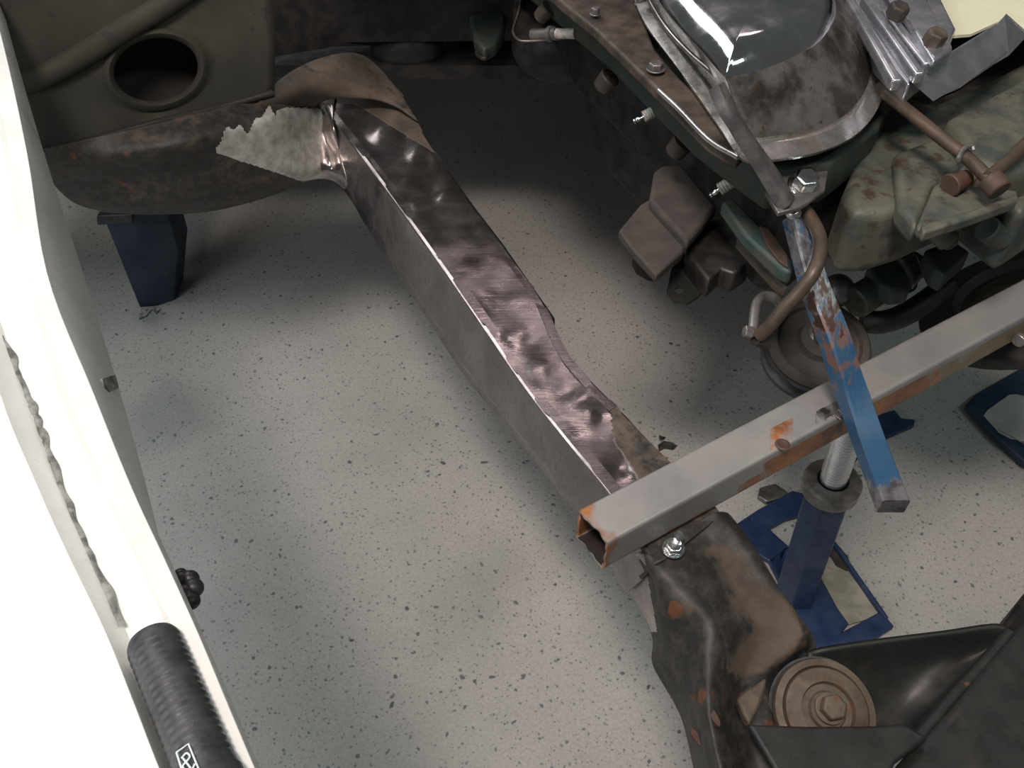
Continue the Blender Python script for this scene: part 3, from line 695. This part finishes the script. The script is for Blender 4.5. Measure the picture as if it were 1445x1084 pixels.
for zz in (0,):
    n = 72; L0 = []
    for i in range(n):
        t = 2*math.pi*i/n; hx, hy = hit(hpx, (959,409), t); ox, oy = hit(opx, (959,409), t)
        L0.append([P(hx,hy,.742), P(hx,hy,.742)-Vector((0,0,.005)), P(ox,oy,.742)-Vector((0,0,.005)), P(ox,oy,.742)])
    vs = [[bm.verts.new(p) for p in r] for r in L0]
    for i in range(n):
        a_, b_ = vs[i], vs[(i+1)%n]
        for k in range(4): bm.faces.new((a_[k], a_[(k+1)%4], b_[(k+1)%4], b_[k]))
obj('mount_tab', bm, M['blackp'], en, smooth=False, label='black tab with a round bolt hole')
obj('mount_foot', slab([(895,352),(925,384),(915,381),(899,372),(893,360)], .02, .745), M['black'], en, bevel=.003)

# bolted triangular plate near the bar
obj('lifting_plate', slab([(1098,244),(1166,208),(1174,212),(1164,268),(1130,292),(1098,300),(1080,270)], .006, .955), M['steel'], en, bevel=.0015)
obj('plate_rust_edge', tube([P(1098,243,.956), P(1130,226,.957), P(1168,208,.956)], .0035), M['rust'], en, label='rusty plate edge')
bb = obj('plate_bolt', hexa(P(1133,262,.956), (.05,-.35,1), .0145, .015, washer=.018), M['zinc'], en, bevel=.0015, label='bright zinc bolt')
# brown fuel pipe
obj('brown_pipe', tube([P(1120,285,.935), P(1138,300,.93), P(1153,325,.925), P(1158,352,.92), P(1148,384,.91), P(1128,412,.89), P(1106,436,.87), P(1088,458,.85), P(1072,474,.83)], .0078, n=18), M['brownpipe'], en, label='bent brown metal pipe')
pf = obj('pipe_fitting', tube([P(1062,474,.825), P(1064,450,.83), P(1068,428,.83), P(1078,418,.825), P(1092,420,.82), P(1102,430,.80)], .0058), M['steel'], en)
obj('fitting_nut', cyl(P(1050,468,.83), P(1062,470,.828), .0075, n=6), M['steel'], pf); obj('fitting_collar', cyl(P(1066,476,.825), P(1084,484,.815), .0095, n=8), M['black'], pf)

# pump pulley under the bar
ax = Vector((-.02,-.30,.95)).normalized(); pc = P(1158,481,.66)
R0 = .0745
pl = obj('pump_pulley', lathe(bmesh.new(), pc-ax*.052, ax, [(0,0),(R0*.96,0),(R0,.004),(R0,.012),(R0*.90,.018),(R0*.90,.024),(R0*1.0,.032),(R0*1.02,.036),(R0*1.0,.040),(0,.040)], 56), M['rubber'], en, label='black grooved pulley')
obj('pulley_face', lathe(bmesh.new(), pc-ax*.012, ax, [(0,0),(R0*.96,0),(R0*.98,.004),(R0*.93,.009),(R0*.80,.010),(R0*.76,.004),(R0*.70,.003),(R0*.45,.010),(R0*.42,.014),(R0*.40,.020),(R0*.20,.022),(R0*.18,.028),(0,.028)], 56), M['mount'], pl, label='dull brown stamped pulley face')
obj('hub_ring', lathe(bmesh.new(), pc+ax*.010+Vector((.005,.01,0)), ax, [(.020,0),(.024,.004),(.020,.008),(.016,.004)], 30), M['steel'], pl)
# pump body and pipe to the right of it
obj('pump_body', cyl(P(1205,428,.70), P(1295,372,.72), .024, .021), M['grey_casting'], en)
obj('pump_elbow', ball(P(1182,410,.70), .024), M['steel'], en)
obj('pump_cover', slab([(1225,370),(1262,350),(1282,360),(1290,390),(1285,408),(1262,410),(1240,400)], .03, .74), M['green_casting'], en, bevel=.006, seg=3)
obj('blue_hose_end', cyl(P(1248,410,.70), P(1282,395,.70), .018), M['blue'], en)
obj('hanging_hose', tube([P(1215,452,.66), P(1240,455,.66), P(1268,448,.66), P(1300,430,.67), P(1340,400,.69)], .017), M['black'], en)
obj('bracket_fork', slab([(1262,352),(1280,345),(1296,362),(1304,385),(1290,402),(1286,385),(1276,368)], .012, .765), M['steel'], en, bevel=.003)

# large pulley at the right edge
ax2 = (-FV*.45 + (RV*-.5 + UV*.86)*.89).normalized(); pc = P(1444,414,.66)
fp = obj('fan_pulley', lathe(bmesh.new(), pc-ax2*.036, ax2, [(0,0),(.135,0),(.146,.006),(.149,.020),(.147,.026),(.120,.034),(.096,.038),(.092,.034),(.088,.024),(0,.024)], 72), M['underd'], en, label='large dark pulley cut off by the right edge')
obj('pulley_web', lathe(bmesh.new(), pc-ax2*.017, ax2, [(0,0),(.086,0),(.087,.004),(.07,.006),(.05,.010),(0,.010)], 48), M['dirty'], fp)

# castings on the right of the engine
obj('intake_side', slab([(1240,150),(1262,128),(1318,145),(1380,120),(1445,85),(1560,40),(1600,200),(1445,300),(1380,250),(1300,285),(1250,300),(1205,300),(1190,270)], .09, .93), M['grey_casting'], en, bevel=.012, seg=4)
obj('side_casting', slab([(1335,165),(1445,108),(1560,60),(1560,200),(1420,250),(1375,225)], .05, .97), M['grey_casting'], en, bevel=.012, seg=4)
obj('casting_web', slab([(1262,215),(1325,190),(1375,225),(1318,262),(1295,320),(1270,290)], .03, .945), M['grey_casting'], en, bevel=.008, seg=3)
obj('timing_flange', slab([(1294,318),(1318,262),(1372,224),(1392,232),(1370,262),(1436,268),(1438,280),(1320,314),(1300,328)], .012, .955), M['grey_casting'], en, bevel=.003)
obj('flange_edge', slab([(1300,316),(1370,296),(1437,272),(1438,282),(1372,306),(1304,328)], .014, .966), M['grey_casting'], en, bevel=.003)
for (u0, v0, u1, v1, r_, z_) in ((1222,262,1262,308,.021,.90), (1312,312,1340,342,.015,.90), (1392,322,1412,340,.015,.90), (1240,330,1256,342,.010,.86)):
    q_ = obj('casting_lug', cyl(P(u0,v0,z_), P(u1,v1,z_-.02), r_, r_*.9), M['grey_casting'], en)
    obj('lug_bolt', hexa(P(u1,v1,z_-.019), P(u1,v1,z_-.02)-P(u0,v0,z_), r_*.55, .006), M['dirty'], q_)
obj('square_nut', slab([(1305,352),(1345,338),(1370,355),(1334,388),(1318,378)], .03, .80), M['green_casting'], en, bevel=.004)
rod = obj('heater_rod', tube([P(1250,132,1.0), P(1290,164,1.0), P(1330,196,.995), P(1366,224,.99), P(1405,262,.985)], .0072), M['brownpipe'], en, label='brown rod with clamp')
obj('rod_clamp', tube([P(1352,226,1.0), P(1358,212,1.003), P(1370,206,1.003), P(1374,212,1.0)], .0028), M['steel'], rod); obj('rod_socket', cyl(P(1238,130,.985), P(1258,142,.985), .016), M['dirty'], rod)
obj('rod_end', cyl(P(1396,252,.985), P(1412,270,.98), .013), M['rust'], rod)
obj('rusty_fitting', cyl(P(1340,262,.965), P(1366,250,.968), .013, .009), M['rust'], en)
obj('side_strut', tube([P(1395,250,.99), P(1425,225,.99), P(1460,190,.99)], .007), M['brownpipe'], en)
# intake manifold: machined plates, channel and flange
ins = obj('intake_manifold', slab([(1180,-60),(1210,8),(1240,70),(1283,118),(1335,75),(1350,40),(1330,0),(1300,-60)], .03, 1.03), M['alu'], en, bevel=.004, seg=3, label='bright machined alloy manifold')
for (q0_, q1_) in (((1200,-5),(1268,112)), ((1222,-8),(1300,102)), ((1250,10),(1312,88))):
    obj('manifold_rib', boxal(P(*q0_,1.044), P(*q1_,1.044), .012, .016), M['alu'], ins, bevel=.004, seg=3)
obj('side_flange', prism(bmesh.new(), [P(1281,112,1.035), P(1317,143,1.0), P(1352,128,1.0), P(1424,78,1.0), P(1450,50,1.01), P(1418,22,1.05), P(1405,36,1.035)], Vector((.004,.006,.0))), M['alu'], ins, smooth=False)
obj('manifold_pad', slab([(1238,-40),(1290,40),(1318,85),(1345,68),(1338,45),(1325,30),(1310,0),(1295,-40)], .012, 1.052), M['alu'], ins, bevel=.003)
for (u, v) in ((1262,24),(1314,62)):
    obj('manifold_bolt', hexa(P(u, v, 1.052), (.15,-.25,1), .0125, .017), M['dirty'], ins, bevel=.0012, label='rusty brown bolt head')
obj('cream_cover', slab([(1290,-60),(1312,-10),(1330,20),(1342,50),(1370,48),(1410,30),(1418,60),(1450,50),(1620,-10),(1600,-90)], .004, 1.0), M['cream'], ins, label='pale cream cover')
# dark things at the top of the photo
obj('heat_shield', slab([(728,-30),(724,20),(726,50),(740,58),(790,55),(830,52),(850,30),(820,-30)], .004, .86), M['black'], en, bevel=.001)
obj('shield_edge', tube([P(738,-20,.864), P(732,15,.864), P(724,42,.864), P(730,55,.864), P(745,58,.864), P(790,55,.864)], .002), M['steel'], en)
obj('starter_bracket', slab([(664,-20),(662,20),(670,55),(682,68),(700,60),(712,40),(716,-20)], .03, .74), M['green_casting'], en, bevel=.006)
obj('bracket_hook', tube([P(676,62,.73), P(674,76,.72), P(684,82,.72), P(690,72,.72)], .005), M['black'], en)

# ================================================================== JACK STANDS
G = 'blue axle stands'
s1 = thing('axle_stand', P(1125,830,0), 'blue axle stand with a shiny threaded screw behind the square tube', 'axle stand', None)
ps = P(1122,838,.012); ztop = .345; pt = Vector((ps.x, ps.y, ztop))
pt = PP(1176,676, ps, Vector((0,1,0))); 
dz = (pt-ps).normalized()
bm = lathe(bmesh.new(), ps, dz, [(0,0),(.040,0),(.040,(pt-ps).length-.02),(0,(pt-ps).length-.02)], 6)
obj('leg_tube', bm, M['blue'], s1, smooth=False, bevel=.003)
Lz = (pt-ps).length
obj('collar', lathe(bmesh.new(), ps, dz, [(.024,Lz-.04),(.042,Lz-.035),(.046,Lz-.03),(.047,Lz-.006),(.043,Lz),(.026,Lz),(.024,Lz-.004)], 40), M['steel'], s1)
pr = [(0,Lz-.05)]; h = Lz-.05
while h < Lz+.155: pr += [(.0200,h),(.0222,h+.0028),(.0222,h+.0036),(.0200,h+.0064)]; h += .0066
obj('threaded_screw', lathe(bmesh.new(), ps, dz, pr+[(0,h)], 32), M['chrome'], s1, angle=60, label='shiny threaded screw')
bp = bmesh.new()
for poly in ([(1035,742),(1068,720),(1118,692),(1150,700),(1145,722),(1108,733),(1085,746),(1112,772),(1100,800),(1070,782)],
             [(1085,790),(1112,772),(1150,800),(1180,855),(1198,880),(1150,914),(1125,870)],
             [(1150,914),(1198,880),(1188,892),(1244,862),(1262,884),(1240,898),(1160,918)]):
    slab(poly, .012, .014, bp)
obj('base_plate', bp, M['blue'], s1, bevel=.002)
obj('base_rim', boxal(P(1168,752,.018), P(1252,872,.018), .007, .018), M['blue'], s1, bevel=.001)
obj('base_tray', slab([(1112,772),(1168,752),(1250,866),(1196,882),(1180,855),(1150,800)], .004, .006), grimy('worn_tray', (.33,.32,.27), (.22,.22,.18), (.36,.20,.16), 18, .5, bump=.1), s1, label='worn pale tray with paint marks')
obj('tray_stain', slab([(1170,765),(1180,766),(1196,785),(1202,800),(1196,806),(1180,798),(1170,782)], .002, .0085), M['dirty'], s1)
obj('base_corner', slab([(1240,585),(1262,578),(1272,590),(1292,592),(1290,600),(1262,612),(1230,625),(1166,694),(1146,684),(1215,606)], .012, .014), M['blue'], s1, bevel=.002)
obj('worn_foot', slab([(1072,688),(1094,682),(1112,694),(1104,702),(1082,708),(1070,700)], .012, .014), M['steel'], s1, bevel=.002)

s2 = thing('axle_stand', P(220,430,0), 'dark blue tapered axle stand under the body sill, upper left', 'axle stand', None)
b0, b1, b2 = P(197,434,0), P(222,432,0), P(246,424,0)
h_ = .60
def lift(p, u, v): # point above p's floor depth seen at that pixel
    return PP(u, v, p, Vector((0,1,0)))
t0, t1, t2 = lift(b0,143,300), lift(b1,190,300), lift(b2+Vector((0,.03,0)),236,296)
mid = lift(b2+Vector((0,.01,0)),252,352)
back = Vector((0,.09,0)); ext = 1.9
def upx(b_, t_): return b_+(t_-b_)*ext
bm = bmesh.new()
cols = [[b0, t0, upx(b0,t0)], [b1, t1, upx(b1,t1)], [b2, t2, upx(b2,t2)], [b2+back, t2+back, upx(b2,t2)+back], [b0+back, t0+back, upx(b0,t0)+back]]
cols[2].insert(1, mid); cols[3].insert(1, mid+back)
for i in (0,1,4): cols[i].insert(1, cols[i][0].lerp(cols[i][1], .55))
vv = [[bm.verts.new(p) for p in c_] for c_ in cols]
for i in range(5):
    for j in range(3): bm.faces.new((vv[i][j], vv[(i+1)%5][j], vv[(i+1)%5][j+1], vv[i][j+1]))
bm.faces.new([c_[0] for c_ in vv]); bm.faces.new([c_[-1] for c_ in vv][::-1])
obj('tapered_leg', bm, M['bluedark'], s2, bevel=.003)
obj('rubber_pad', prism(bmesh.new(), [lift(b0-Vector((0,.01,0)),140,298), lift(b0-Vector((0,.01,0)),190,296), lift(b0-Vector((0,.01,0)),190,308), lift(b0-Vector((0,.01,0)),141,311)], Vector((0,-.02,0))), M['rubber'], s2, bevel=.002)
obj('worn_tip', slab([(200,434),(222,432),(226,436),(220,442),(214,436),(206,446),(196,450),(198,440)], .004, .004), M['dirt'], s2)

s3 = thing('axle_stand', P(1410,590,0), 'dark blue stand base with a grey sticker at the right edge', 'axle stand', None)
obj('base_plate', slab([(1363,570),(1376,556),(1445,516),(1520,480),(1560,600),(1500,680),(1445,650),(1400,610)], .02, .03), grimy('dark_blue_paint', (.014,.028,.06), (.022,.04,.075), None, 22, .45), s3, bevel=.004)
sk = obj('sticker', slab([(1388,586),(1394,578),(1424,557),(1436,556),(1470,566),(1500,600),(1470,622),(1450,624),(1425,618),(1410,610)], .003, .034), M['sticker'], s3, bevel=.001, label='light grey worn sticker')
obj('sticker_text_line', boxal(P(1408,606,.0345), P(1446,626,.0345), .003, .001), M['dirt'], sk)

# smear on the floor
bm = bmesh.new()
for (pl_) in ([(928,628),(936,622),(948,624),(956,629),(950,635),(938,633),(930,637)], [(930,614),(940,617),(936,621),(930,619)]):
    slab(pl_, .0015, .002, bm)
tag(obj('rubber_scrap', bm, M['smear'], bevel=.0005), 'small black scrap on the pale floor right of the rail', 'scrap')
